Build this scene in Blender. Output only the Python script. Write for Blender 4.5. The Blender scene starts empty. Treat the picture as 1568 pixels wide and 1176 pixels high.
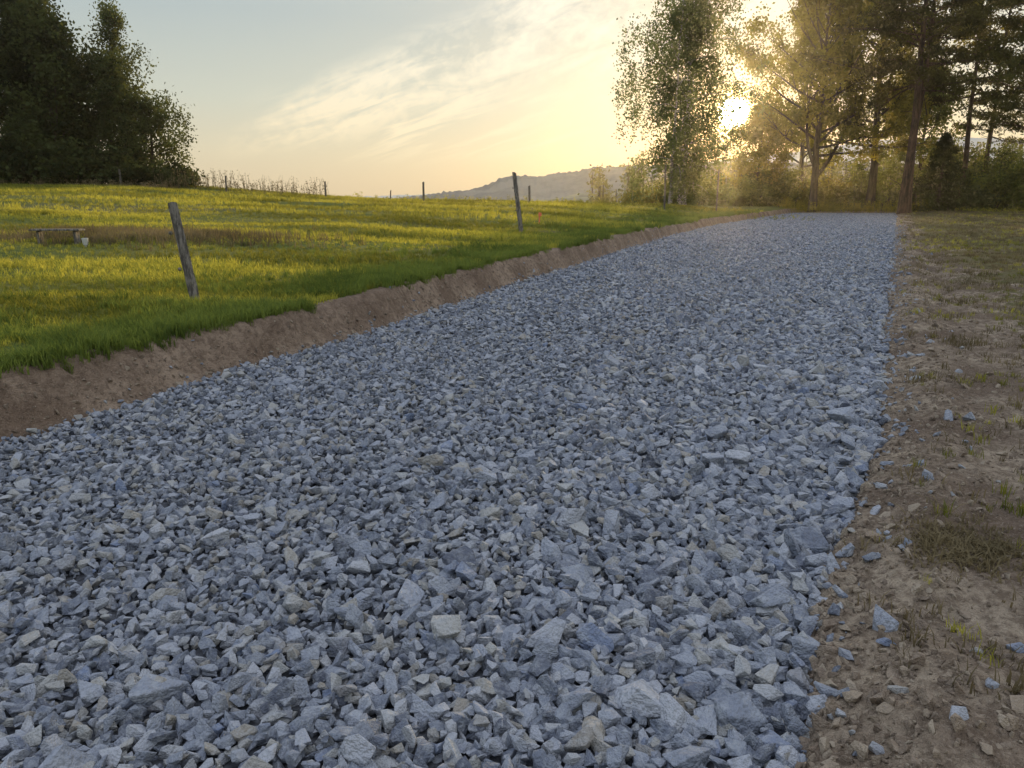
import bpy, bmesh, math, random
import numpy as np
from mathutils import Vector
random.seed(3); rng=np.random.default_rng(7)
scene=bpy.context.scene
D2R=math.radians
SUN_EL=5.4; SUN_AZ=15.2

# ------------------------------------------------------------ noise helpers
def _h(ix,iy,s):
    v=np.sin(ix*127.1+iy*311.7+s*74.7)*43758.5453
    return v-np.floor(v)
def vn(x,y,s=0):
    x=np.asarray(x,float); y=np.asarray(y,float)
    ix=np.floor(x); iy=np.floor(y); fx=x-ix; fy=y-iy
    fx=fx*fx*(3-2*fx); fy=fy*fy*(3-2*fy)
    a=_h(ix,iy,s); b=_h(ix+1,iy,s); c=_h(ix,iy+1,s); d=_h(ix+1,iy+1,s)
    return (a+(b-a)*fx)*(1-fy)+(c+(d-c)*fx)*fy
def fbm(x,y,sc,o=4,s=0):
    t=0; a=1; n=0; f=1.0/sc
    for i in range(o):
        t=t+a*(vn(x*f+i*17.3,y*f-i*9.1,s+i)*2-1); n+=a; a*=.5; f*=2.03
    return t/n
def S(t):
    t=np.clip(t,0,1); return t*t*(3-2*t)

# ------------------------------------------------------------ plan of the place
def xl(y):
    y=np.asarray(y,float)
    b=np.interp(y,[-300,-30,0,4.81,7.03,12.9,21.7,32,43.4,71.8,110],[-60,-19,-5.3,-3.35,-2.515,-.37,2.75,6.6,11.2,25.2,44])
    return b+.12*fbm(y,0*y,1.4,4,5)
def xr(y):
    y=np.asarray(y,float)
    b=np.interp(y,[-300,-30,1.9,2.65,3.39,5.33,12.9,64.7,72,110],[-40,-15,.743,1.137,1.57,2.587,6.24,31.4,34.8,53])
    return b+.11*fbm(y,0*y+4,1.0,4,9)
def roadz(x,y):
    return .024*fbm(x,y,1.3,3,31)
YEND=72.0
def ground(x,y):
    x=np.asarray(x,float); y=np.asarray(y,float)
    sL=(xl(y)-x)*.92; sR=(x-xr(y))*.9
    zc=np.interp(x,[-60,-32,-20,-11.7,-3.5,4.8,13,22],[2.5,2.23,2.0,1.47,1.18,1.0,.84,.6])
    bH=.40+.05*fbm(y,x*0,2.2,3,11)
    w=.38+.10*fbm(y,x*0+3,1.0,4,12)
    prof=S((sL-.05)/(w-.05))*.9+.10*np.clip(sL/w,0,1)
    inb=S(sL/.08)*(1-S((sL-w)/.22))
    rough=inb*(.03*fbm(x,y,.45,4,13)+.018*fbm(x,y,.14,3,16))
    gr=np.abs(fbm(y*1.0+.3*x,x*.15,.35,2,15)); rough=rough-.055*(1-S(gr/.10))*inb   # scrape marks of the digger bucket
    und=(.07+.05*S(y/15))*fbm(x*.45,y,2.2,3,14)*S((sL-.5)/2)
    zL=bH*prof+rough+(zc-.4)*S(y/50)*S(sL/8)+und
    zR=.035*S(sR/.10)+.07*S(sR/.9)+.16*S(y/60)*S(sR/5)
    zR=zR+S(sR/.15)*(1-.6*S((sR-3)/3))*(.055*fbm(x,y,.7,3,21)+.04*fbm(x,y,.2,4,22)+.012*fbm(x,y,.05,2,23))
    zR=zR+.10*np.exp(-((sR-.38)/.22)**2)*(.25+.9*vn(x*1.2,y*1.2,77))-.09*np.exp(-((sR-1.0-.2*fbm(y,0*y,2,2,78))/.16)**2)*S(vn(y*.5,0*y,79)*2-.5)
    zin=np.where(y<YEND,-.06,-.06+.13*S((y-YEND)/1.5))
    z=np.where(sL>=0,zL-.06*(1-S(sL/.05)),np.where(sR>=0,zR-.06*(1-S(sR/.05)),zin))
    yc=np.interp(x,[-5,15,25],[50,62,78])
    d=np.maximum(0,y-yc)
    return z-26*(1-np.exp(-(d*d/(d+40))*.1/26))

def mesh_obj(name,V,F,mats,mi=None,smooth=False):
    me=bpy.data.meshes.new(name)
    me.from_pydata(np.asarray(V).tolist(),[],np.asarray(F).tolist())
    for m in mats: me.materials.append(m)
    if mi is not None: me.polygons.foreach_set("material_index",np.asarray(mi,dtype=np.int32))
    me.polygons.foreach_set("use_smooth",np.full(len(me.polygons),smooth))
    me.update()
    ob=bpy.data.objects.new(name,me); scene.collection.objects.link(ob)
    return ob
def grid_faces(r,c):
    i=np.arange(r-1)[:,None]*c+np.arange(c-1)[None,:]
    i=i.ravel(); return np.stack([i,i+1,i+c+1,i+c],1)

# ------------------------------------------------------------ node helpers
class NT:
    def __init__(s,nt): s.nt=nt; s.N=nt.nodes; s.L=nt.links
    def n(s,t,**k):
        q=s.N.new(t)
        for a,b in k.items(): setattr(q,a,b)
        return q
    def put(s,sock,v):
        if v is None: return
        if isinstance(v,bpy.types.NodeSocket): s.L.new(v,sock)
        else:
            try: sock.default_value=v
            except Exception: sock.default_value=(v[0],v[1],v[2],1)
    def m(s,op,a,b=None,c=None,clamp=False):
        q=s.n('ShaderNodeMath',operation=op,use_clamp=clamp)
        s.put(q.inputs[0],a); s.put(q.inputs[1],b); s.put(q.inputs[2],c); return q.outputs[0]
    def vm(s,op,a,b=None,sc=None):
        q=s.n('ShaderNodeVectorMath',operation=op); s.put(q.inputs[0],a); s.put(q.inputs[1],b)
        if sc is not None: s.put(q.inputs['Scale'],sc)
        return q.outputs['Value'] if op in('DOT_PRODUCT','LENGTH') else q.outputs['Vector']
    def mr(s,v,a,b,c=0.,d=1.,t='SMOOTHSTEP'):
        q=s.n('ShaderNodeMapRange',interpolation_type=t)
        s.put(q.inputs[0],v); s.put(q.inputs[1],a); s.put(q.inputs[2],b); s.put(q.inputs[3],c); s.put(q.inputs[4],d)
        return q.outputs[0]
    def mix(s,f,a,b,bt='MIX'):
        q=s.n('ShaderNodeMix',data_type='RGBA',blend_type=bt)
        s.put(q.inputs[0],f)
        for sock,v in ((q.inputs[6],a),(q.inputs[7],b)):
            if isinstance(v,bpy.types.NodeSocket): s.L.new(v,sock)
            else: sock.default_value=(v[0],v[1],v[2],1)
        return q.outputs[2]
    def noise(s,vec,scale,det=4,rough=.55,dist=0.):
        q=s.n('ShaderNodeTexNoise'); s.put(q.inputs['Vector'],vec)
        q.inputs['Scale'].default_value=scale; q.inputs['Detail'].default_value=det
        q.inputs['Roughness'].default_value=rough; q.inputs['Distortion'].default_value=dist
        return q.outputs[0]
    def ramp(s,v,st):
        q=s.n('ShaderNodeValToRGB'); s.put(q.inputs[0],v); e=q.color_ramp.elements
        while len(e)<len(st): e.new(.5)
        for i,(p,c) in enumerate(st): e[i].position=p; e[i].color=(c[0],c[1],c[2],1)
        return q.outputs[0]
    def bump(s,h,strength,dist):
        q=s.n('ShaderNodeBump'); s.put(q.inputs['Height'],h)
        q.inputs['Strength'].default_value=strength; q.inputs['Distance'].default_value=dist
        return q.outputs[0]
def newmat(name):
    m=bpy.data.materials.new(name); m.use_nodes=True; t=NT(m.node_tree); t.N.clear()
    o=t.n('ShaderNodeOutputMaterial'); return m,t,o
def pbsdf(t,o,col,rough=.9,normal=None,spec=.2):
    b=t.n('ShaderNodeBsdfPrincipled'); t.put(b.inputs['Base Color'],col); t.put(b.inputs['Roughness'],rough)
    b.inputs['Specular IOR Level'].default_value=spec
    if normal is not None: t.L.new(normal,b.inputs['Normal'])
    t.L.new(b.outputs[0],o.inputs[0]); return b
def leafmat(name,dark,light,trans,tf=.45,nscale=.7,rnd=False,stretch=None,trdark=.6):
    m,t,o=newmat(name)
    g=t.n('ShaderNodeNewGeometry').outputs['Position']
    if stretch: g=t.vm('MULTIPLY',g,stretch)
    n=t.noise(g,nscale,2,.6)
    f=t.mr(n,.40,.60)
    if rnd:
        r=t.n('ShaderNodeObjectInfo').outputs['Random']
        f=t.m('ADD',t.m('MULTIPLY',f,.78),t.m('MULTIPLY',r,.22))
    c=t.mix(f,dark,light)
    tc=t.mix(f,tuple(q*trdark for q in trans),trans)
    d=t.n('ShaderNodeBsdfDiffuse'); t.L.new(c,d.inputs[0])
    tr=t.n('ShaderNodeBsdfTranslucent'); t.L.new(tc,tr.inputs[0])
    mx=t.n('ShaderNodeMixShader'); mx.inputs[0].default_value=tf
    t.L.new(d.outputs[0],mx.inputs[1]); t.L.new(tr.outputs[0],mx.inputs[2]); t.L.new(mx.outputs[0],o.inputs[0])
    return m

# ------------------------------------------------------------ materials
mat_ground,t,o=newmat("ground")
pos=t.n('ShaderNodeNewGeometry').outputs['Position']
ad=t.n('ShaderNodeAttribute',attribute_name='dirt').outputs['Fac']
ab=t.n('ShaderNodeAttribute',attribute_name='dry').outputs['Fac']
af=t.n('ShaderNodeAttribute',attribute_name='bank').outputs['Fac']
n1=t.noise(pos,1.1,5,.65); n2=t.noise(pos,14,4,.7); n3=t.noise(pos,70,3,.65); n0=t.noise(pos,.25,3,.6)
gcol=t.mix(t.mr(n1,.3,.7),(.07,.11,.025),(.17,.18,.04))
gcol=t.mix(t.mr(n0,.35,.65),gcol,(.22,.20,.05))
gcol=t.mix(t.m('MULTIPLY',t.mr(n2,.4,.75),.5),gcol,(.06,.075,.02))
dryc=t.mix(t.mr(n1,.3,.7),(.20,.155,.085),(.13,.125,.05))
dryc=t.mix(t.m('MULTIPLY',t.mr(n2,.4,.7),.7),dryc,(.09,.07,.04))
gcol=t.mix(ab,gcol,dryc)
dcol=t.mix(t.mr(n1,.38,.62),(.18,.13,.095),(.40,.32,.235))
dcol=t.mix(t.m('MULTIPLY',t.mr(n2,.38,.62),.75),dcol,(.12,.085,.06))
dcol=t.mix(t.m('MULTIPLY',t.mr(n3,.5,.75),.5),dcol,(.44,.36,.28))
bcol=t.mix(t.mr(n1,.35,.65),(.20,.14,.10),(.38,.285,.21))
bcol=t.mix(t.m('MULTIPLY',t.mr(n2,.4,.65),.65),bcol,(.12,.082,.06))
bcol=t.mix(t.m('MULTIPLY',t.mr(n3,.5,.75),.4),bcol,(.42,.33,.25))
dcol=t.mix(af,dcol,bcol)
dm=t.mr(t.m('ADD',ad,t.m('MULTIPLY',t.m('SUBTRACT',t.noise(pos,5,5,.7),.5),1.2)),.38,.62)
col=t.mix(dm,gcol,dcol)
h=t.m('ADD',t.m('MULTIPLY',n2,.8),t.m('MULTIPLY',n3,.4))
pbsdf(t,o,col,.95,t.bump(h,1.,.07),.1)

def stonemat(name,stops,scale=9,dust=(.42,.435,.46)):
    m,t,o=newmat(name)
    r=t.n('ShaderNodeObjectInfo').outputs['Random']
    tc=t.n('ShaderNodeTexCoord').outputs['Object']
    tv=t.vm('ADD',tc,t.vm('SCALE',(7.,3.,5.),sc=t.m('MULTIPLY',r,9.)))
    n=t.noise(tv,2.6,3,.7); nb=t.noise(tv,scale,2,.6)
    c=t.ramp(r,stops)
    c=t.mix(t.mr(n,.38,.66),c,t.mix(.45,c,dust))
    c=t.mix(t.m('MULTIPLY',t.mr(nb,.5,.72),.4),c,t.mix(.7,c,(.06,.06,.07)))
    pbsdf(t,o,c,.75,t.bump(nb,.5,.10),.3); return m
mat_stone=stonemat("crushed_stone",[(0,(.10,.11,.145)),(.22,(.18,.20,.25)),(.5,(.285,.305,.36)),(.72,(.40,.41,.45)),(.84,(.37,.365,.35)),(.93,(.30,.27,.23)),(1,(.18,.225,.34))])
mat_clod=stonemat("soil_clod",[(0,(.15,.11,.08)),(.5,(.26,.195,.14)),(1,(.38,.31,.23))],dust=(.36,.29,.22))
mat_gbase,t,o=newmat("gravel_bed")
pos=t.n('ShaderNodeNewGeometry').outputs['Position']
c=t.mix(t.mr(t.noise(pos,40,3,.7),.3,.7),(.035,.035,.04),(.11,.115,.13))  # bed kept dark to paint the shade in the gaps between stones
pbsdf(t,o,c,.9,None,.2)

def barkmat(name,a,b,sc=6,birch=False):
    m,t,o=newmat(name)
    p=t.n('ShaderNodeNewGeometry').outputs['Position']
    p2=t.vm('MULTIPLY',p,(1,1,4.) if birch else (1,1,.2))
    n=t.noise(p2,sc,4,.7)
    c=t.mix(t.mr(n,.4,.6),a,b)
    pbsdf(t,o,c,.9,t.bump(n,.8,.05),.1); return m
bark=barkmat("bark",(.04,.03,.023),(.09,.07,.052))
bark_pine=barkmat("pine_bark",(.05,.034,.026),(.13,.08,.055))
bark_birch=barkmat("birch_bark",(.09,.08,.07),(.45,.42,.38),5,True)
wood=barkmat("weathered_wood",(.10,.09,.08),(.26,.235,.205),30)
wood_d=barkmat("dark_wood",(.08,.07,.06),(.17,.15,.13),30)
leaf_birch=leafmat("birch_leaves",(.045,.068,.028),(.12,.155,.06),(.28,.30,.08),.45)
leaf_maple=leafmat("broadleaf_foliage",(.028,.042,.014),(.08,.10,.026),(.44,.36,.05),.5)
leaf_dark=leafmat("dark_foliage",(.018,.027,.012),(.065,.08,.03),(.12,.13,.03),.3,.55)
leaf_mid=leafmat("hedge_foliage",(.028,.042,.015),(.09,.12,.035),(.32,.32,.05),.45)
leaf_side=leafmat("side_foliage",(.03,.045,.018),(.10,.125,.045),(.18,.19,.05),.35)
leaf_pine=leafmat("pine_needles",(.022,.029,.015),(.06,.068,.026),(.24,.19,.035),.36)
grass_m=leafmat("grass_blades",(.055,.095,.022),(.22,.22,.048),(.74,.66,.09),.5,.55,True,(.28,1.,1.),.27)  # stretched noise paints sunlit yellow streaks and green shade into the blades
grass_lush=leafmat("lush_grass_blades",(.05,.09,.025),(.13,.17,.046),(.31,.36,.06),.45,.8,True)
grass_dry=leafmat("dry_grass_blades",(.11,.09,.05),(.22,.175,.10),(.26,.20,.10),.35,.8,True)
leaf_spruce=leafmat("spruce_needles",(.016,.025,.013),(.048,.06,.025),(.08,.09,.025),.2)

# ------------------------------------------------------------ terrain sheet
ys=list(np.arange(-30,.5,.5)); y=.5
while y<110: ys.append(y); y+=max(.03,.006*y)
while y<6000: ys.append(y); y*=1.05
ys=np.array([-3000,-1000,-300,-100]+ys)
lo=list(np.arange(0,1.0,.032)); d=1.0
while d<6000: lo.append(d); d=d*1.055
ro=list(np.arange(0,3.2,.035)); d=3.2
while d<6000: ro.append(d); d=d*1.06
lo=np.array(lo)[::-1]; ro=np.array(ro)
mid=np.linspace(0,1,12)[1:-1]
XL=xl(ys); XR=xr(ys)
X=np.concatenate([XL[:,None]-lo[None,:], XL[:,None]+(XR-XL)[:,None]*mid[None,:], XR[:,None]+ro[None,:]],1)
Y=np.repeat(ys[:,None],X.shape[1],1)
Z=ground(X,Y)
g=mesh_obj("ground",np.stack([X.ravel(),Y.ravel(),Z.ravel()],1),grid_faces(*X.shape),[mat_ground],smooth=True)
sL=((xl(Y)-X)*.92).ravel(); sR=((X-xr(Y))*.9).ravel(); xf=X.ravel(); yf=Y.ravel()
bankm=(1-S((sL-.43)/.11))*(sR<0)
dirtR=np.where(sR>=0,np.clip(1.05-S((sR-.5-.5*fbm(xf,yf,2.5,3,41))/1.8)*.65-S((yf-9)/22)*.6*S((sR-.3)/1.2),0,1),0)
patch=S((fbm(xf,yf,1.6,3,43)-.02)/.3)*(sR>.6)*(1-S((sR-5)/4))*(1-.6*S((yf-12)/30))
dirtR=np.clip(dirtR*.8+patch*.5,0,1)
def fattr(nm,v):
    a=g.data.attributes.new(nm,'FLOAT','POINT'); a.data.foreach_set('value',np.asarray(v).astype(np.float32))
fattr('dirt',np.where(sR>=0,dirtR,bankm)); fattr('bank',sR<0)
fattr('dry',np.where(sR>=0,.95-.4*S((sR-5)/10),S((fbm(xf,yf,5,3,45)-.25)/.3)*.6))

yr=ys[(ys>=-30)&(ys<=YEND)]
fr=np.linspace(-.005,1.005,40)
X2=xl(yr)[:,None]+(xr(yr)-xl(yr))[:,None]*fr[None,:]; Y2=np.repeat(yr[:,None],40,1)
mesh_obj("gravel_road",np.stack([X2.ravel(),Y2.ravel(),(roadz(X2,Y2)-.024).ravel()],1),grid_faces(*X2.shape),[mat_gbase],smooth=True)

# ------------------------------------------------------------ instancing
def stone_variant(name,mat,seed,flat=.62):
    r=random.Random(seed); bm=bmesh.new()
    sx,sy,sz=.5,.5*r.uniform(.58,.92),.5*r.uniform(flat-.18,flat+.18)
    for i in range(r.randint(9,14)):
        v=Vector((r.gauss(0,1),r.gauss(0,1),r.gauss(0,1))).normalized()
        k=r.uniform(.8,1.15); m=max(abs(v.x),abs(v.y),abs(v.z)); b=r.uniform(.1,.6); v=v*(1-b)+v/m*b
        bm.verts.new((v.x*sx*k,v.y*sy*k,v.z*sz*k))
    bmesh.ops.convex_hull(bm,input=bm.verts)
    bmesh.ops.delete(bm,geom=[v for v in bm.verts if not v.link_faces],context='VERTS')
    bmesh.ops.dissolve_limit(bm,angle_limit=D2R(9),verts=bm.verts,edges=bm.edges)
    bmesh.ops.bevel(bm,geom=list(bm.edges),offset=.016,segments=1,affect='EDGES',profile=.5)
    me=bpy.data.meshes.new(name); bm.to_mesh(me); bm.free(); me.materials.append(mat)
    return bpy.data.objects.new(name,me)
def make_coll(name,objs):
    c=bpy.data.collections.new(name)
    for ob in objs: c.objects.link(ob)
    return c
def scatter(name,P,R,SC,coll,nvar):
    me=bpy.data.meshes.new(name); me.vertices.add(len(P)); me.vertices.foreach_set('co',np.asarray(P,np.float32).ravel())
    a=me.attributes.new('rot','FLOAT_VECTOR','POINT'); a.data.foreach_set('vector',np.asarray(R,np.float32).ravel())
    a=me.attributes.new('scl','FLOAT_VECTOR','POINT'); a.data.foreach_set('vector',np.asarray(SC,np.float32).ravel())
    a=me.attributes.new('vid','INT','POINT'); a.data.foreach_set('value',rng.integers(0,nvar,len(P)).astype(np.int32))
    ob=bpy.data.objects.new(name,me); scene.collection.objects.link(ob)
    ng=bpy.data.node_groups.new(name+"_scatter",'GeometryNodeTree')
    ng.interface.new_socket('Geometry',in_out='INPUT',socket_type='NodeSocketGeometry')
    ng.interface.new_socket('Geometry',in_out='OUTPUT',socket_type='NodeSocketGeometry')
    N=ng.nodes; L=ng.links
    gi=N.new('NodeGroupInput'); go=N.new('NodeGroupOutput'); ip=N.new('GeometryNodeInstanceOnPoints')
    ci=N.new('GeometryNodeCollectionInfo'); ci.inputs['Collection'].default_value=coll
    ci.inputs['Separate Children'].default_value=True; ci.inputs['Reset Children'].default_value=True
    def na(nm,ty):
        q=N.new('GeometryNodeInputNamedAttribute'); q.data_type=ty; q.inputs['Name'].default_value=nm
        return [s for s in q.outputs if s.name=='Attribute' and s.enabled][0]
    e=N.new('FunctionNodeEulerToRotation')
    L.new(na('rot','FLOAT_VECTOR'),e.inputs[0]); L.new(e.outputs[0],ip.inputs['Rotation'])
    L.new(na('scl','FLOAT_VECTOR'),ip.inputs['Scale']); L.new(na('vid','INT'),ip.inputs['Instance Index'])
    ip.inputs['Pick Instance'].default_value=True
    L.new(gi.outputs[0],ip.inputs['Points']); L.new(ci.outputs[0],ip.inputs['Instance']); L.new(ip.outputs[0],go.inputs[0])
    md=ob.modifiers.new('scatter','NODES'); md.node_group=ng
    return ob
stones=make_coll("stone_variants",[stone_variant("stone",mat_stone,i) for i in range(24)])
clods=make_coll("clod_variants",[stone_variant("clod",mat_clod,100+i,.7) for i in range(8)])
def jgrid(x0,x1,y0,y1,sp,j=.9):
    gx=np.arange(x0,x1,sp); gy=np.arange(y0,y1,sp)
    A,B=np.meshgrid(gx,gy); A=A.ravel(); B=B.ravel()
    return A+(rng.random(A.size)-.5)*sp*2*j*.6, B+(rng.random(A.size)-.5)*sp*2*j*.6
Ps=[];Ss=[]
def layer(y0,y1,sp,size,zoff,keep=1.,sig=.32,rbias=0.):
    x0=float(xl(y0))-1; x1=float(xr(y1))+1
    x,y=jgrid(x0,x1,y0,y1,sp)
    el=xl(y)-.02-.06*rng.random(x.size); er=xr(y)+.11*rng.random(x.size)-.03
    rt=np.clip((x-xl(y))/(xr(y)-xl(y)),0,1)
    kp=keep*(1-rbias+rbias*rt**2) if rbias else keep
    k=(x>el)&(x<er)&(rng.random(x.size)<kp)
    x=x[k];y=y[k];rt=rt[k]
    near=1-S((y-4)/16)
    s=size*np.exp(rng.normal(0,sig,x.size))*(.86+.42*rt**2*near)
    s=np.minimum(s,size*2.4)
    z=roadz(x,y)+zoff+rng.normal(0,.008,x.size)*size/.06
    Ps.append(np.stack([x,y,z],1)); Ss.append(s)
layer(-1.5,9,.037,.052,-.006)
layer(-1.5,9,.050,.054,.017,.52,.38)
layer(-1.5,10,.16,.098,.026,.48,.3,.9)
layer(9,22,.052,.065,-.002)
layer(9,22,.075,.068,.024,.62,.38)
layer(22,YEND,.095,.105,.002,1,.25)
yy=rng.uniform(.5,40,1300); off=np.abs(rng.exponential(.17,1300)); xx=xr(yy)+off
Ps.append(np.stack([xx,yy,ground(xx,yy)+.008],1)); Ss.append(.042*np.exp(rng.normal(0,.45,1300)))
yy=rng.uniform(.5,40,800); off=np.abs(rng.exponential(.07,800)); xx=xl(yy)-off
Ps.append(np.stack([xx,yy,ground(xx,yy)+.010],1)); Ss.append(.042*np.exp(rng.normal(0,.3,800)))
P=np.concatenate(Ps); s=np.concatenate(Ss)
R=np.stack([rng.normal(0,.5,len(P)),rng.normal(0,.5,len(P)),rng.uniform(0,6.283,len(P))],1)
SC=np.stack([s*rng.uniform(.95,1.3,len(P)),s,s*rng.uniform(.8,1.15,len(P))],1)
scatter("gravel",P,R,SC,stones,24)
print("stones",len(P))
n=9000; yy=np.exp(rng.uniform(math.log(1.2),math.log(40),n)); off=np.abs(rng.exponential(.6,n)); xx=xr(yy)+off
P1=np.stack([xx,yy,ground(xx,yy)+.001],1); s1=.022*np.exp(rng.normal(0,.6,n))
n=3000; yy=np.exp(rng.uniform(math.log(3),math.log(45),n)); off=rng.uniform(0,.42,n)**1.3; xx=xl(yy)-off
P2=np.stack([xx,yy,ground(xx,yy)+.001],1); s2=.024*np.exp(rng.normal(0,.5,n))
P=np.concatenate([P1,P2]); s=np.minimum(np.concatenate([s1,s2]),.09)
R=rng.uniform(0,6.28,(len(P),3)); scatter("soil_clods",P,R,np.stack([s,s,s*.8],1),clods,8)

def clump(name,mat,seed,nb,h0,h1,w,spread,lean=.5):
    r=random.Random(seed); V=[];F=[]
    for i in range(nb):
        a=r.uniform(0,6.283); d=r.uniform(0,spread); bx,by=math.cos(a)*d,math.sin(a)*d
        h=r.uniform(h0,h1); b=r.uniform(0,6.283); ln=r.uniform(.1,lean)*h; wd=w*r.uniform(.7,1.2)
        px,py=-math.sin(b)*wd/2,math.cos(b)*wd/2; dx,dy=math.cos(b),math.sin(b)
        k=len(V)
        V+=[(bx-px,by-py,-.01),(bx+px,by+py,-.01),
            (bx+dx*ln*.35+px*.8,by+dy*ln*.35+py*.8,h*.6),(bx+dx*ln*.35-px*.8,by+dy*ln*.35-py*.8,h*.6),
            (bx+dx*ln+px*.1,by+dy*ln+py*.1,h),(bx+dx*ln-px*.1,by+dy*ln-py*.1,h)]
        F+=[(k,k+1,k+2,k+3),(k+3,k+2,k+4,k+5)]
    me=bpy.data.meshes.new(name); me.from_pydata(V,[],F); me.materials.append(mat)
    return bpy.data.objects.new(name,me)
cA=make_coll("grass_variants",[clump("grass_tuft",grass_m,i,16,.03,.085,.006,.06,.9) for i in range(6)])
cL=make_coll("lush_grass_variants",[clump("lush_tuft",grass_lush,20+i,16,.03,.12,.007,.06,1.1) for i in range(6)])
cD=make_coll("dry_grass_variants",[clump("dry_tuft",grass_dry,40+i,16,.015,.06,.005,.07,1.8) for i in range(6)])
def sc_grass(name,x,y,s,coll,sz=1.):
    P=np.stack([x,y,ground(x,y)],1); R=np.zeros((len(x),3)); R[:,2]=rng.uniform(0,6.28,len(x))
    scatter(name,P,R,np.stack([s,s,s*sz],1),coll,6)
GX=[];GY=[];GS=[]
for (y0,y1,sp,sc) in ((2.5,13,.078,1.0),(13,27,.135,1.45),(27,62,.25,2.2)):
    x,y=jgrid(-.74*y1-1,float(xl(y1)),y0,y1,sp)
    k=(x<xl(y)-.50)&(x>-.74*y-1); x=x[k];y=y[k]
    k=rng.random(x.size)<.35+.8*vn(x*.7,y*1.6,5); x=x[k];y=y[k]
    GX.append(x);GY.append(y);GS.append(sc*(.40+.95*vn(x*.35,y*.8,8))*rng.uniform(.7,1.35,x.size))
x=np.concatenate(GX);y=np.concatenate(GY);s=np.concatenate(GS); print("grass",x.size)
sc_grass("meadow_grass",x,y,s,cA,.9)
n=17000; y=np.exp(rng.uniform(math.log(3),math.log(60),n)); off=.41+np.abs(rng.exponential(1.0,n)); x=xl(y)-off+.06*rng.random(n)
s=(.40+.75*rng.random(n))*(1+y*.018)
k=vn(x*1.2,y*1.2,61)>.3
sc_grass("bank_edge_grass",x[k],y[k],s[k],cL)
n=52000; y=np.exp(rng.uniform(math.log(2.0),math.log(75),n)); off=rng.uniform(0,1,n)**.8*(2+.5*y); x=xr(y)+.25+off
pr=.03+np.clip((off-.6)/4.,0,1)*.55+S((y-8)/18)*.65+S((fbm(x,y,.9,3,71)-.10)/.35)*.6*S((y-2)/3)
k=rng.random(n)<pr; x=x[k];y=y[k]
gp=vn(x*.5,y*.5,91)
k=rng.random(x.size)<np.where(gp>.55,.5,.88)
s=(.55+.8*rng.random(x.size))*(1+y*.02)
sc_grass("dry_verge_grass",x[k],y[k],s[k],cD)
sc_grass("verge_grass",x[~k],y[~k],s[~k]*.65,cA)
n=1300; x=rng.normal(-8.3,1.7,n); y=rng.normal(17.5,1.0,n)
sc_grass("dry_meadow_patch",x,y,1.6+.6*rng.random(n),cD,1.9)
n=170; x=rng.normal(1.98,.14,n); y=rng.normal(3.10,.11,n)
sc_grass("dead_sod",x,y,.7+1.0*rng.random(n),cD,.55)

# ------------------------------------------------------------ trees
class TB:
    def __init__(s): s.V=[];s.F=[];s.M=[];s.n=0
    def tube(s,pts,rad,k=6):
        pts=[Vector(p) for p in pts]; m=len(pts); base=s.n
        for i,p in enumerate(pts):
            d=(pts[min(i+1,m-1)]-pts[max(i-1,0)]).normalized()
            u=d.cross(Vector((0.31,.95,.05))).normalized(); w=d.cross(u)
            for j in range(k):
                a=6.2832*j/k; q=p+(u*math.cos(a)+w*math.sin(a))*rad[i]; s.V.append(q[:])
        s.n+=m*k
        for i in range(m-1):
            for j in range(k):
                s.F.append((base+i*k+j,base+i*k+(j+1)%k,base+(i+1)*k+(j+1)%k,base+(i+1)*k+j)); s.M.append(0)
    def leaves(s,C,ln,wd,up=0.):
        C=np.asarray(C); n=len(C); a=rng.normal(0,1,(n,3)); a[:,2]+=up
        a/=np.linalg.norm(a,axis=1)[:,None]; b=np.cross(a,rng.normal(0,1,(n,3))); b/=np.linalg.norm(b,axis=1)[:,None]
        sc=rng.uniform(.7,1.3,n)[:,None]; a=a*ln/2*sc; b=b*wd/2*sc
        V=np.stack([C-a,C+b,C+a,C-b],1).reshape(-1,3); F=np.arange(n*4).reshape(-1,4)+s.n
        s.V+=V.tolist(); s.F+=F.tolist(); s.M+=[1]*n; s.n+=n*4
    def done(s,name,mats): return mesh_obj(name,s.V,s.F,mats,s.M)
def cloud(centers,n,sx,sz,dz=0.):
    c=np.asarray(centers); i=rng.integers(0,len(c),n)
    w=rng.normal(0,1,(n,3)); w[:,:2]*=sx; w[:,2]*=sz; q=c[i]+w; q[:,2]+=dz; return q
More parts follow.
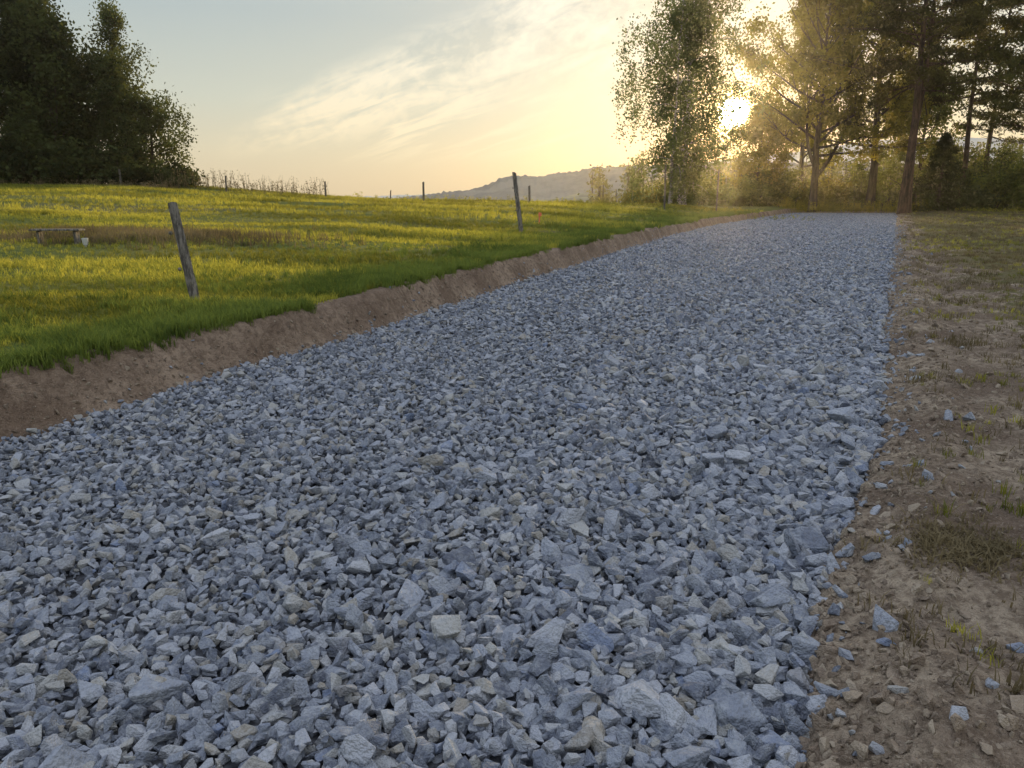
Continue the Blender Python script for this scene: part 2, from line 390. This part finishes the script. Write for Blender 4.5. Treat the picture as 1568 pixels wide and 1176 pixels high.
def broadleaf(name,x,y,H,spread,mats,seed,nb=26,nl=16000,cb=.2,r0=.22,droop=0.,elo=15,ehi=65,leaf=(.2,.12),sig=(.38,.3),
              fork=None,env=lambda t: math.sin(math.pi*min(1,.18+t*.80))**.7,lean=0.):
    r=random.Random(seed); T=TB(); gz=float(ground(x,y))-.15
    tr=[]; N=10; wx=wy=0
    for i in range(N+1):
        f=i/N; tr.append(Vector((x+wx+lean*f*H,y+wy,gz+f*H*.96))); wx+=r.uniform(-.12,.12)*H/15; wy+=r.uniform(-.12,.12)*H/15
    T.tube(tr,[r0*(1.25 if i==0 else 1)*(1-.93*i/N)+.012 for i in range(N+1)],8)
    def at(h):
        f=max(0,min(.999,h/(H*.96)))*N; i=int(f); return tr[i].lerp(tr[i+1],f-i)
    cl=[]; lst=[]
    for i in range(nb):
        t=(i+r.random())/nb; lst.append((cb*H+t*(1-cb)*H*.94,t,i*2.4+r.uniform(-.5,.5),None))
    if fork:
        for (fh,faz,fel,fl) in fork: lst.append((fh,0.3,faz,(fel,fl)))
    for (h,t,az,ov) in lst:
        L=spread*env(t)*r.uniform(.6,1.2); el=D2R(elo+(ehi-elo)*t+r.uniform(-10,10)); rb=max(.02,r0*.42*(1-t*.75))
        if ov: el=D2R(ov[0]); L=ov[1]; rb=r0*.6
        p=at(h).copy(); pts=[p.copy()]; ns=7; cur=el; a=az
        for k in range(ns):
            a+=r.uniform(-.18,.18); cur+= (-droop if droop else .05)+r.uniform(-.12,.12)
            p=p+Vector((math.cos(a)*math.cos(cur),math.sin(a)*math.cos(cur),math.sin(cur)))*L/ns; pts.append(p.copy())
        T.tube(pts,[rb*(1-.88*k/ns) for k in range(ns+1)],5)
        for k in range(3,ns+1): cl.append(pts[k][:])
        for q in range(5 if not ov else 9):
            k=r.randint(2,ns); b=a+r.choice((-1,1))*r.uniform(.5,1.3); e=cur+r.uniform(-.5,.5)-(droop*2)
            p2=pts[k].copy(); sp=[p2.copy()]; l2=L*r.uniform(.2,.42)
            for m in range(3):
                e-=droop*.8; p2=p2+Vector((math.cos(b)*math.cos(e),math.sin(b)*math.cos(e),math.sin(e)))*l2/3; sp.append(p2.copy())
            T.tube(sp,[rb*.3,rb*.22,rb*.15,rb*.06],4)
            for m in (1,2,3): cl.append(sp[m][:])
    cl=np.array(cl); wgt=rng.random(len(cl))**1.2; idx=rng.choice(len(cl),int(len(cl)*1.2),p=wgt/wgt.sum())
    C=cloud(cl[idx],nl,sig[0],sig[1],-.35*droop*3)
    C=C[C[:,2]>gz+.3]
    T.leaves(C,*leaf)
    return T.done(name,mats)
def pine(name,x,y,H,spread,mats,seed,cb=.45,nb=30,nl=14000,r0=.28,lean=0.):
    r=random.Random(seed); T=TB(); gz=float(ground(x,y))-.15; tr=[]; N=10;wx=wy=0
    for i in range(N+1):
        f=i/N; tr.append(Vector((x+wx+lean*f*H,y+wy,gz+f*H))); wx+=r.uniform(-.14,.14); wy+=r.uniform(-.12,.12)
    T.tube(tr,[r0*(1.2 if i==0 else 1)*(1-.85*i/N) for i in range(N+1)],8)
    cl=[]
    for i in range(nb):
        t=(i+r.random())/nb; h=H*(cb+(1-cb)*t*.97); f=h/H*N; j=min(N-1,int(f)); p=tr[j].lerp(tr[j+1],f-j)
        L=spread*(1-.6*t**1.5)*r.uniform(.5,1.2)*(1 if t>.12 else .8); a=i*2.4+r.uniform(-.6,.6); el=D2R(-8+35*t+r.uniform(-10,14)); pts=[p.copy()]
        for k in range(7):
            a+=r.uniform(-.2,.2); el+=r.uniform(-.15,.18); p=p+Vector((math.cos(a)*math.cos(el),math.sin(a)*math.cos(el),math.sin(el)))*L/7; pts.append(p.copy())
        rb=.09*(1-.6*t); T.tube(pts,[rb*(1-.85*k/7) for k in range(8)],5)
        for k in range(3,8): cl.append(pts[k][:])
        for q in range(8):
            k=r.randint(2,7); b=a+r.choice((-1,1))*r.uniform(.4,1.2); l2=L*r.uniform(.15,.38)
            p2=pts[k].copy(); e=r.uniform(-.2,.45); sp=[p2.copy()]
            for m in range(2): p2=p2+Vector((math.cos(b),math.sin(b),math.sin(e)))*l2/2; sp.append(p2.copy())
            T.tube(sp,[rb*.3,rb*.2,rb*.08],4); cl+= [sp[1][:],sp[2][:],sp[2][:]]
    T.leaves(cloud(cl,nl,.30,.17,.1),.34,.12,.4)
    for i in range(8):
        h=H*r.uniform(.15,cb); f=h/H*N; j=int(f); p=tr[j].lerp(tr[j+1],f-j); a=r.uniform(0,6.28)
        T.tube([p,p+Vector((math.cos(a),math.sin(a),.1))*r.uniform(.4,1.6)],[.035,.01],4)
    return T.done(name,mats)
def spruce(name,x,y,H,spread,mats,seed,nl=14000,r0=.2,cb=.05):
    r=random.Random(seed); T=TB(); gz=float(ground(x,y))-.15
    T.tube([(x,y,gz+H*f) for f in np.linspace(0,1,8)],[r0*(1-.95*f)+.01 for f in np.linspace(0,1,8)],7)
    cl=[]; nb=int(H*7)
    for i in range(nb):
        t=(i+.5)/nb; h=gz+H*(cb+(1-cb)*t*.98); a=i*2.4+r.uniform(-.4,.4); L=spread*(1-t)**.85*r.uniform(.6,1.25)+.15
        pts=[]
        for k in range(6):
            f=k/5; pts.append(Vector((x+math.cos(a)*L*f,y+math.sin(a)*L*f,h-L*.32*f+L*.16*f*f)))
        T.tube(pts,[.035*(1-t)*(1-.8*k/5)+.004 for k in range(6)],4)
        for k in range(1,6):
            q=pts[k]
            for m in range(1+k//2):
                b=r.uniform(-.22,.22)*L*k/5; cl.append((q.x-math.sin(a)*b,q.y+math.cos(a)*b,q.z-abs(b)*.2))
    T.leaves(cloud(cl,nl,.16,.15,-.05),.24,.08,-.3)
    return T.done(name,mats)
def bush(name,x,y,w,h,mats,seed,nl=3500,leaf=(.24,.16),dep=None):
    r=random.Random(seed); T=TB(); gz=float(ground(x,y))-.1; cl=[]; dep=dep or w
    for i in range(20):
        a=r.uniform(0,6.28); q=math.sqrt(r.random()); ex,ey=math.cos(a)*q*w/2,math.sin(a)*q*dep/2; eh=h*(1-.5*q*q)*r.uniform(.55,1.1)
        p0=Vector((x+ex*.2,y+ey*.2,gz)); p1=Vector((x+ex*.7,y+ey*.7,gz+eh*.55)); p2=Vector((x+ex,y+ey,gz+eh))
        T.tube([p0,p1,p2],[.05,.03,.01],4)
        for f in (.25,.5,.75,1.,1.):
            q=p0.lerp(p1,f) if r.random()<.4 else p1.lerp(p2,f); cl.append((q.x+r.gauss(0,.2),q.y+r.gauss(0,.2),q.z))
    T.leaves(cloud(cl,nl,.12*w**.5*1.6,.11*h**.5*1.5),*leaf)
    return T.done(name,mats)
BR=[bark_birch,leaf_birch]; MP=[bark,leaf_maple]; DK=[bark,leaf_dark]; HD=[bark,leaf_mid]; PN=[bark_pine,leaf_pine]; SP=[bark,leaf_spruce]; SD=[bark,leaf_side]
envb=lambda t: (math.sin(math.pi*min(1,.22+t*.72))**.6)
# right-hand group
broadleaf("birch_tree",13.4,62,21.5,5.2,BR,1,nb=42,nl=28000,cb=.12,r0=.2,droop=.17,elo=30,ehi=70,leaf=(.19,.13),sig=(.3,.6),env=envb)
broadleaf("birch_tree",11.9,60,15.5,4.0,BR,2,nb=30,nl=16000,cb=.10,r0=.13,droop=.19,elo=30,ehi=70,leaf=(.18,.12),sig=(.28,.6),env=envb)
broadleaf("birch_tree",13.9,66,15.0,2.4,BR,3,nb=24,nl=8000,cb=.16,r0=.13,droop=.17,elo=35,ehi=70,leaf=(.18,.12),sig=(.26,.5))
broadleaf("maple_tree",28.4,75,20.5,8.2,MP,4,nb=38,nl=33000,cb=.24,r0=.36,fork=[(3.2,0.2,48,8.0),(4.2,2.9,55,7.5)],elo=10,ehi=70,leaf=(.28,.19),sig=(.46,.36),env=envb)
broadleaf("linden_tree",26.4,86,9.4,4.0,MP,5,nb=22,nl=12000,cb=.12,r0=.2,leaf=(.28,.19),sig=(.45,.4))
broadleaf("oak_tree",36.0,80,25,9,MP,6,nb=42,nl=32000,cb=.24,r0=.42,elo=0,ehi=65,leaf=(.28,.19),sig=(.46,.34),env=envb)
broadleaf("ash_tree",32.5,90,22,7.5,MP,16,nb=32,nl=18000,cb=.2,r0=.3,leaf=(.30,.2),sig=(.45,.38),env=envb)
broadleaf("alder_tree",44.5,88,13,6.0,[bark,leaf_mid],17,nb=30,nl=17000,cb=.12,r0=.25,leaf=(.30,.2),sig=(.5,.4),env=envb)
pine("pine_tree",32.5,66,25,6.4,PN,7,cb=.38,nb=42,nl=20000,r0=.38,lean=.012)
pine("pine_tree",33.6,67.5,24,6.4,PN,8,cb=.42,nb=36,nl=17000,r0=.33,lean=.03)
pine("pine_tree",38.9,58,21,7.8,PN,9,cb=.26,nb=42,nl=23000,r0=.34)
pine("pine_tree",50,85,25,7,PN,10,cb=.3,nb=30,nl=13000,r0=.3)
pine("pine_tree",42.8,76,23,6.3,PN,12,cb=.42,nb=30,nl=14000,r0=.28)
spruce("spruce_tree",38.6,72,7.0,2.8,[bark,leaf_dark],11,nl=9500)
bl=[(44.5,74,5,5.2),(47.5,71,6,5.8),(50,66,6,4.5),(41.8,77,5,5.0),(53,74,6,6.5),(36.5,84,6,4.6),(33.2,84,5,3.6),(29.5,86,5.5,4.2),(26,84,5,3.8),(22,84,5,3.2),(18.5,78,4.5,3.2),(13.8,72,4,2.2),(11.4,70,3.2,1.5),(20.5,76,4,2.0),(24,81,4.5,2.4),(40.5,70,3,2.2),(45,66,4,3.4),(16.5,72,4,2.4),(31,80,4,2.2),(48,80,7,7),(43,71,4,4.2)]
for i,(bx,by,bw,bh) in enumerate(bl): bush("shrub",bx,by,bw,bh,HD if i%3 else (MP if bx<38 else SD),200+i,nl=int(900*bw))
# left-hand group
spruce("spruce_tree",-32.6,49,17,3.8,SP,21,nl=26000,r0=.25)
spruce("spruce_tree",-37,51,18,3.8,SP,22,nl=16000,r0=.25)
broadleaf("oak_tree",-30.4,52,11.0,4.2,DK,23,nb=32,nl=26000,cb=.06,r0=.25,leaf=(.24,.15),sig=(.42,.40),env=envb)
broadleaf("maple_tree",-28.2,50,8.8,3.6,DK,24,nb=30,nl=24000,cb=.05,r0=.2,leaf=(.24,.15),sig=(.42,.40),env=envb)
broadleaf("birch_tree",-25.9,54,11.0,3.4,[bark_birch,leaf_side],25,nb=28,nl=6500,cb=.2,r0=.13,elo=35,ehi=70,sig=(.3,.3),leaf=(.18,.11))
broadleaf("linden_tree",-25.2,51,7.0,3.1,DK,26,nb=28,nl=20000,cb=.04,r0=.16,sig=(.34,.34),env=envb)
broadleaf("willow_tree",-23.2,52,5.4,2.4,SD,27,nb=24,nl=12000,cb=.04,r0=.12,droop=.1,sig=(.3,.36),leaf=(.18,.1),env=envb)
for i,(bx,by,bw,bh) in enumerate([(-33,47,5,3),(-29.5,47.5,5,3.2),(-26.5,48,5,2.8),(-24,49,4,2.2),(-21.5,51,2.6,1.5)]):
    bush("shrub",bx,by,bw,bh,DK,300+i,nl=int(1300*bw))

def weeds(name,pts,h,mat,seed,lf=14):
    r=random.Random(seed); T=TB(); C=[]
    for (x,y) in pts:
        z=float(ground(x,y))-.02; hh=h*r.uniform(.3,1.15); lx,ly=r.gauss(0,.14),r.gauss(0,.1)
        T.tube([(x,y,z),(x+lx*.4,y+ly*.4,z+hh*.6),(x+lx,y+ly,z+hh)],[.012,.009,.004],3)
        for k in range(lf):
            f=r.uniform(.35,1.05); C.append((x+lx*f+r.gauss(0,.07),y+ly*f+r.gauss(0,.07),z+hh*f))
    T.leaves(C,.09,.04,.5); return T.done(name,[mat,mat])
pts=[(-21.5+10*random.random()**1.3,random.uniform(47.5,52.5)) for i in range(240)]
weeds("dry_weeds",pts,1.1,grass_dry,5,10)
pts=[(random.uniform(-36,-20),random.uniform(45,48)) for i in range(420)]
weeds("dry_weeds",pts,.45,grass_dry,6,12)
pts=[(random.uniform(25,38.5),random.uniform(72.5,76)) for i in range(520)]
weeds("herb_border",pts,1.0,leafmat("herb_leaves",(.07,.10,.02),(.16,.17,.03),(.6,.50,.05),.5,.8),7,22)
pts=[(random.uniform(-11,20),random.uniform(50,58)) for i in range(300)]
weeds("field_edge_weeds",pts,.4,grass_m,8,12)
pts=[(random.uniform(38.5,62),random.uniform(64,70)) for i in range(500)]
weeds("field_edge_weeds",pts,.35,grass_m,9,12)

# ------------------------------------------------------------ distant tree line and hills
T=TB(); cl=[]
for i in range(260):
    x=random.uniform(14,105); y=random.uniform(118,150); h=random.uniform(5,10)+max(0,(x-35)*.06)
    gz=float(ground(x,y)); T.tube([(x,y,gz),(x,y,gz+h)],[.2,.05],4)
    for k in range(14):
        f=random.random(); cl.append((x+random.gauss(0,1.5*(1.1-f)),y+random.gauss(0,1.2),gz+h*(.15+.85*f)))
T.leaves(cloud(cl,42000,.6,.5),.55,.4)
haze_leaf=leafmat("distant_foliage",(.05,.065,.035),(.12,.13,.055),(.30,.25,.06),.4,.2)  # paler leaf colours carry the haze of the distance
T.done("distant_treeline",[bark,haze_leaf])
def hill(name,dist,prof,mat,bumps,seed,depth=500,base=-30):
    az=np.linspace(prof[0][0],prof[-1][0],900); top=np.interp(az,[p[0] for p in prof],[p[1] for p in prof])
    rows=26; V=[]
    for j in range(rows+1):
        f=j/rows; d=dist-depth*(1-f); zz=base+(top*dist/1000.-base)*S(f**.8)
        xx=az*d; yy=np.full_like(az,d)
        zz=zz+bumps*(fbm(xx,yy*1.3,22,4,seed)+.6*fbm(xx,yy,6,2,seed+3))*(f**.5)
        V.append(np.stack([xx,yy,zz],1))
    V.append(V[-1]+np.array([0,300,-120]))
    V=np.concatenate(V); return mesh_obj(name,V,grid_faces(rows+2,900),[mat],smooth=True)
def hazemat(name,a,b,sc):  # distance haze is put into the diffuse colour of the hills
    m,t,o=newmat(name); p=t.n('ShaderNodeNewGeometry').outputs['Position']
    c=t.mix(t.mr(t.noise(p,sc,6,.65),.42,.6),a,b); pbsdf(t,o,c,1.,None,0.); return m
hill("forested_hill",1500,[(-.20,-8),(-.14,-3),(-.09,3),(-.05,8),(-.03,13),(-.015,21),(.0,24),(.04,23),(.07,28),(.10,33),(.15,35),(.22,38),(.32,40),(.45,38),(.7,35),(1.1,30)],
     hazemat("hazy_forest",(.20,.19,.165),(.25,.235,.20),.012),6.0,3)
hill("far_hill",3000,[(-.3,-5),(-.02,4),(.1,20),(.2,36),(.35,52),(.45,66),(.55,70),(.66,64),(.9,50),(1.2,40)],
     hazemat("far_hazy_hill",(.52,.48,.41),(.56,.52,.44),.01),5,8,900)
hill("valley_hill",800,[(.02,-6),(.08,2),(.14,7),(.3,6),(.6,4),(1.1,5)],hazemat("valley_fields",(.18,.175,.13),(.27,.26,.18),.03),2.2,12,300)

# ------------------------------------------------------------ fence posts and small things
def post(name,x,y,h,w,lx,ly,seed,mat=wood,slot=True):
    r=random.Random(seed); bm=bmesh.new(); gz=float(ground(x,y))-.12; k=9; n=9; rings=[]
    for i in range(n):
        f=i/(n-1); z=gz+f*(h+.12); ring=[]
        for j in range(k):
            a=6.283*j/k; rr=w/2*(1+.12*math.sin(j*2.1+seed)+r.uniform(-.05,.05))*(1.06-.12*f)
            zt=z+(.03*math.cos(a+seed) if i==n-1 else 0)
            ring.append(bm.verts.new((x+lx*f+math.cos(a)*rr,y+ly*f+math.sin(a)*rr*.8,zt)))
        rings.append(ring)
    for i in range(n-1):
        for j in range(k): bm.faces.new((rings[i][j],rings[i][(j+1)%k],rings[i+1][(j+1)%k],rings[i+1][j]))
    bm.faces.new(rings[-1])
    if slot:
        for f in (.82,.45):
            m=bmesh.ops.create_uvsphere(bm,u_segments=8,v_segments=6,radius=.022)
            for v in m['verts']: v.co+=Vector((x+lx*f-w*.55,y+ly*f-w*.4,gz+f*h))
    me=bpy.data.meshes.new(name); bm.to_mesh(me); bm.free(); me.materials.append(mat)
    ob=bpy.data.objects.new(name,me); scene.collection.objects.link(ob); return ob
post("fence_post",-3.68,9.0,1.10,.115,-.17,0,1)
post("fence_post",.30,24.3,1.80,.13,-.24,0,2)
for i,(x,y,h,w) in enumerate([(-5.1,46,1.1,.13),(1.05,47,1.15,.13),(-11,47,.95,.1),(-17.2,48,1.0,.1),(-23,47,1.05,.12),(9.6,50,2.7,.12),(13.4,52,2.8,.10),(-7.5,49,.6,.08)]):
    post("fence_post",x,y,h,w,random.uniform(-.06,.06),0,i+5,wood_d,False)
mo,t,o=newmat("orange_paint"); pbsdf(t,o,(.75,.20,.10),.6)
def box(bm,c,s,rot=0):
    m=bmesh.ops.create_cube(bm,size=1)
    for v in m['verts']:
        q=Vector((v.co.x*s[0],v.co.y*s[1],v.co.z*s[2])); ca,sa=math.cos(rot),math.sin(rot)
        v.co=Vector((q.x*ca-q.y*sa,q.x*sa+q.y*ca,q.z))+Vector(c)
def bmobj(name,bm,mats):
    me=bpy.data.meshes.new(name); bm.to_mesh(me); bm.free()
    for m in mats: me.materials.append(m)
    ob=bpy.data.objects.new(name,me); scene.collection.objects.link(ob); return ob
bm=bmesh.new(); gx,gy=.95,27.5; gz=float(ground(gx,gy)); box(bm,(gx,gy,gz+.2),(.045,.045,.46)); box(bm,(gx+.02,gy-.03,gz+.36),(.11,.03,.12))
bmesh.ops.bevel(bm,geom=list(bm.edges),offset=.006,segments=1,affect='EDGES'); bmobj("survey_stake",bm,[mo])
bm=bmesh.new(); gx,gy=-8.9,15.4; gz=float(ground(gx,gy))
box(bm,(gx,gy,gz+.27),(.95,.20,.035),.05); box(bm,(gx,gy+.16,gz+.265),(.90,.10,.03),.03)
for dx in (-.36,.36): box(bm,(gx+dx,gy+.04,gz+.12),(.05,.16,.26))
bmesh.ops.bevel(bm,geom=list(bm.edges),offset=.006,segments=1,affect='EDGES'); bmobj("wooden_plank_stand",bm,[wood])
mw,t,o=newmat("white_plastic"); pbsdf(t,o,(.5,.5,.48),.5)
bm=bmesh.new(); gx,gy=-8.15,15.0; gz=float(ground(gx,gy))
bmesh.ops.create_cone(bm,cap_ends=True,segments=14,radius1=.045,radius2=.06,depth=.13)
for v in bm.verts: v.co+=Vector((gx,gy,gz+.10))
box(bm,(gx,gy,gz+.02),(.03,.03,.1)); bmobj("plastic_cup",bm,[mw])

# ------------------------------------------------------------ evening haze: a real thin scattering volume over the whole site
mh,t,o=newmat("haze_volume")
vs=t.n('ShaderNodeVolumeScatter'); vs.inputs['Color'].default_value=(1,.90,.74,1); vs.inputs['Density'].default_value=.00038; vs.inputs['Anisotropy'].default_value=.86
t.L.new(vs.outputs[0],o.inputs['Volume'])
bm=bmesh.new(); box(bm,(25,40,10),(240,150,80)); bmobj("evening_haze",bm,[mh])

# ------------------------------------------------------------ light
sd=Vector((math.sin(D2R(SUN_AZ))*math.cos(D2R(SUN_EL)),math.cos(D2R(SUN_AZ))*math.cos(D2R(SUN_EL)),math.sin(D2R(SUN_EL))))
l=bpy.data.lights.new("sun",'SUN'); l.energy=5.0; l.angle=D2R(.6); l.color=(1,.74,.38)
lo_=bpy.data.objects.new("sun",l); scene.collection.objects.link(lo_); lo_.rotation_euler=sd.to_track_quat('Z','Y').to_euler(); lo_.location=(20,60,40)

w=bpy.data.worlds.new("World"); scene.world=w; w.use_nodes=True; t=NT(w.node_tree); t.N.clear()
o=t.n('ShaderNodeOutputWorld'); bg=t.n('ShaderNodeBackground'); t.L.new(bg.outputs[0],o.inputs[0])
sky=t.n('ShaderNodeTexSky',sky_type='NISHITA'); sky.sun_disc=False; sky.sun_elevation=D2R(SUN_EL); sky.sun_rotation=D2R(SUN_AZ)
sky.dust_density=2.; sky.air_density=1.
d=t.vm('NORMALIZE',t.n('ShaderNodeTexCoord').outputs['Generated'])
sep=t.n('ShaderNodeSeparateXYZ'); t.L.new(d,sep.inputs[0]); dx,dy,dz=sep.outputs
el=t.m('MAXIMUM',dz,0.)
base=t.ramp(el,[(0,(.75,.62,.42)),(.05,(.75,.68,.50)),(.11,(.63,.66,.57)),(.20,(.48,.56,.57)),(.32,(.50,.60,.64)),(.6,(.80,.90,1.)),(1,(.86,.95,1.))])
base=t.vm('MULTIPLY',base,t.mix(t.mr(el,.3,.7),(1,1,1),(1.12,1.14,1.30)))  # upper sky out of view brightened and blued to light the ground
base=t.mix(.10,base,t.vm('SCALE',sky.outputs[0],sc=.10))
dot=t.m('MAXIMUM',t.vm('DOT_PRODUCT',d,tuple(sd)),0.)
def glow(p,c): return t.vm('SCALE',c,sc=t.m('POWER',dot,p))
az=t.m('ARCTAN2',dx,dy); ev=t.m('ARCSINE',dz)
cv=t.n('ShaderNodeCombineXYZ')
ca,sa=math.cos(.318),math.sin(.318)
q=t.m('ADD',t.m('MULTIPLY',az,ca),t.m('MULTIPLY',ev,sa)); pw=t.m('SUBTRACT',t.m('MULTIPLY',ev,ca),t.m('MULTIPLY',az,sa))
t.L.new(q,cv.inputs[0]); t.L.new(pw,cv.inputs[1])
c1=cv.outputs[0]
wig=t.m('MULTIPLY',t.m('SUBTRACT',t.noise(c1,7,3,.5),.5),.05)
pc=t.m('SUBTRACT',t.m('ADD',pw,wig),.160)
hw=t.mr(q,-.30,.2,.016,.080,'LINEAR')
band=t.mr(t.m('SUBTRACT',1.,t.m('DIVIDE',t.m('ABSOLUTE',pc),hw)),-.35,.6)
endm=t.m('MULTIPLY',t.mr(q,-.34,-.20),t.mr(q,1.2,.5))
st=t.noise(t.vm('MULTIPLY',c1,(6.,30.,1.)),1.0,7,.62,1.0)
puff=t.noise(t.vm('MULTIPLY',c1,(55.,80.,1.)),1.0,3,.6,.3)
cd=t.m('ADD',t.m('MULTIPLY',t.mr(st,.34,.64),.9),t.m('MULTIPLY',t.m('SUBTRACT',t.mr(puff,.30,.70),.5),.42))
cm=t.m('MULTIPLY',t.m('MULTIPLY',band,endm),t.mr(cd,.0,.95,0.,1.,'LINEAR'))
lowb=t.m('MULTIPLY',t.mr(ev,.03,.07),t.mr(ev,.13,.10)); lowe=t.m('MULTIPLY',t.mr(az,-.34,-.12),t.mr(az,.22,.0))
st2=t.noise(t.vm('MULTIPLY',c1,(6.,60.,3.)),1.0,4,.6,.5)
cm2=t.m('MULTIPLY',t.m('MULTIPLY',t.m('MULTIPLY',lowb,lowe),t.mr(st2,.46,.62)),.9)
st3=t.noise(t.vm('MULTIPLY',c1,(9.,30.,5.)),1.0,4,.6,.5)
cm3=t.m('MULTIPLY',t.m('MULTIPLY',t.mr(ev,.10,.2),t.mr(az,.12,.3)),t.mr(st3,.42,.62))
cloudm=t.m('MINIMUM',t.m('ADD',t.m('ADD',cm,cm2),t.m('MULTIPLY',cm3,.7)),1.)
colr=t.mix(t.mr(ev,.03,.22),(1.02,.86,.57),(1.,.95,.79))
tot=t.vm('ADD',base,glow(10,(.08,.06,.02)))
tot=t.mix(t.m('MULTIPLY',cloudm,.9),tot,colr)
tot=t.vm('ADD',tot,glow(110,(.10,.06,.01)))
tot=t.vm('ADD',tot,glow(1000,(1.,.58,.08))); tot=t.vm('ADD',tot,glow(6000,(6.,4.8,2.)))
disc=t.mr(dot,math.cos(D2R(1.05)),math.cos(D2R(.8)))
tot=t.vm('ADD',tot,t.vm('SCALE',(34.,31.,23.),sc=disc))
t.L.new(tot,bg.inputs[0]); bg.inputs[1].default_value=1.0

# ------------------------------------------------------------ camera
cam=bpy.data.cameras.new("camera"); cam.sensor_width=36; cam.lens=36*1185/1568; cam.clip_end=20000; cam.clip_start=.05
co=bpy.data.objects.new("camera",cam); scene.collection.objects.link(co); co.location=(0,0,1.6); co.rotation_euler=(D2R(90-13.7),0,0)
scene.camera=co
scene.view_settings.view_transform='Standard'; scene.view_settings.look='None'; scene.view_settings.exposure=0
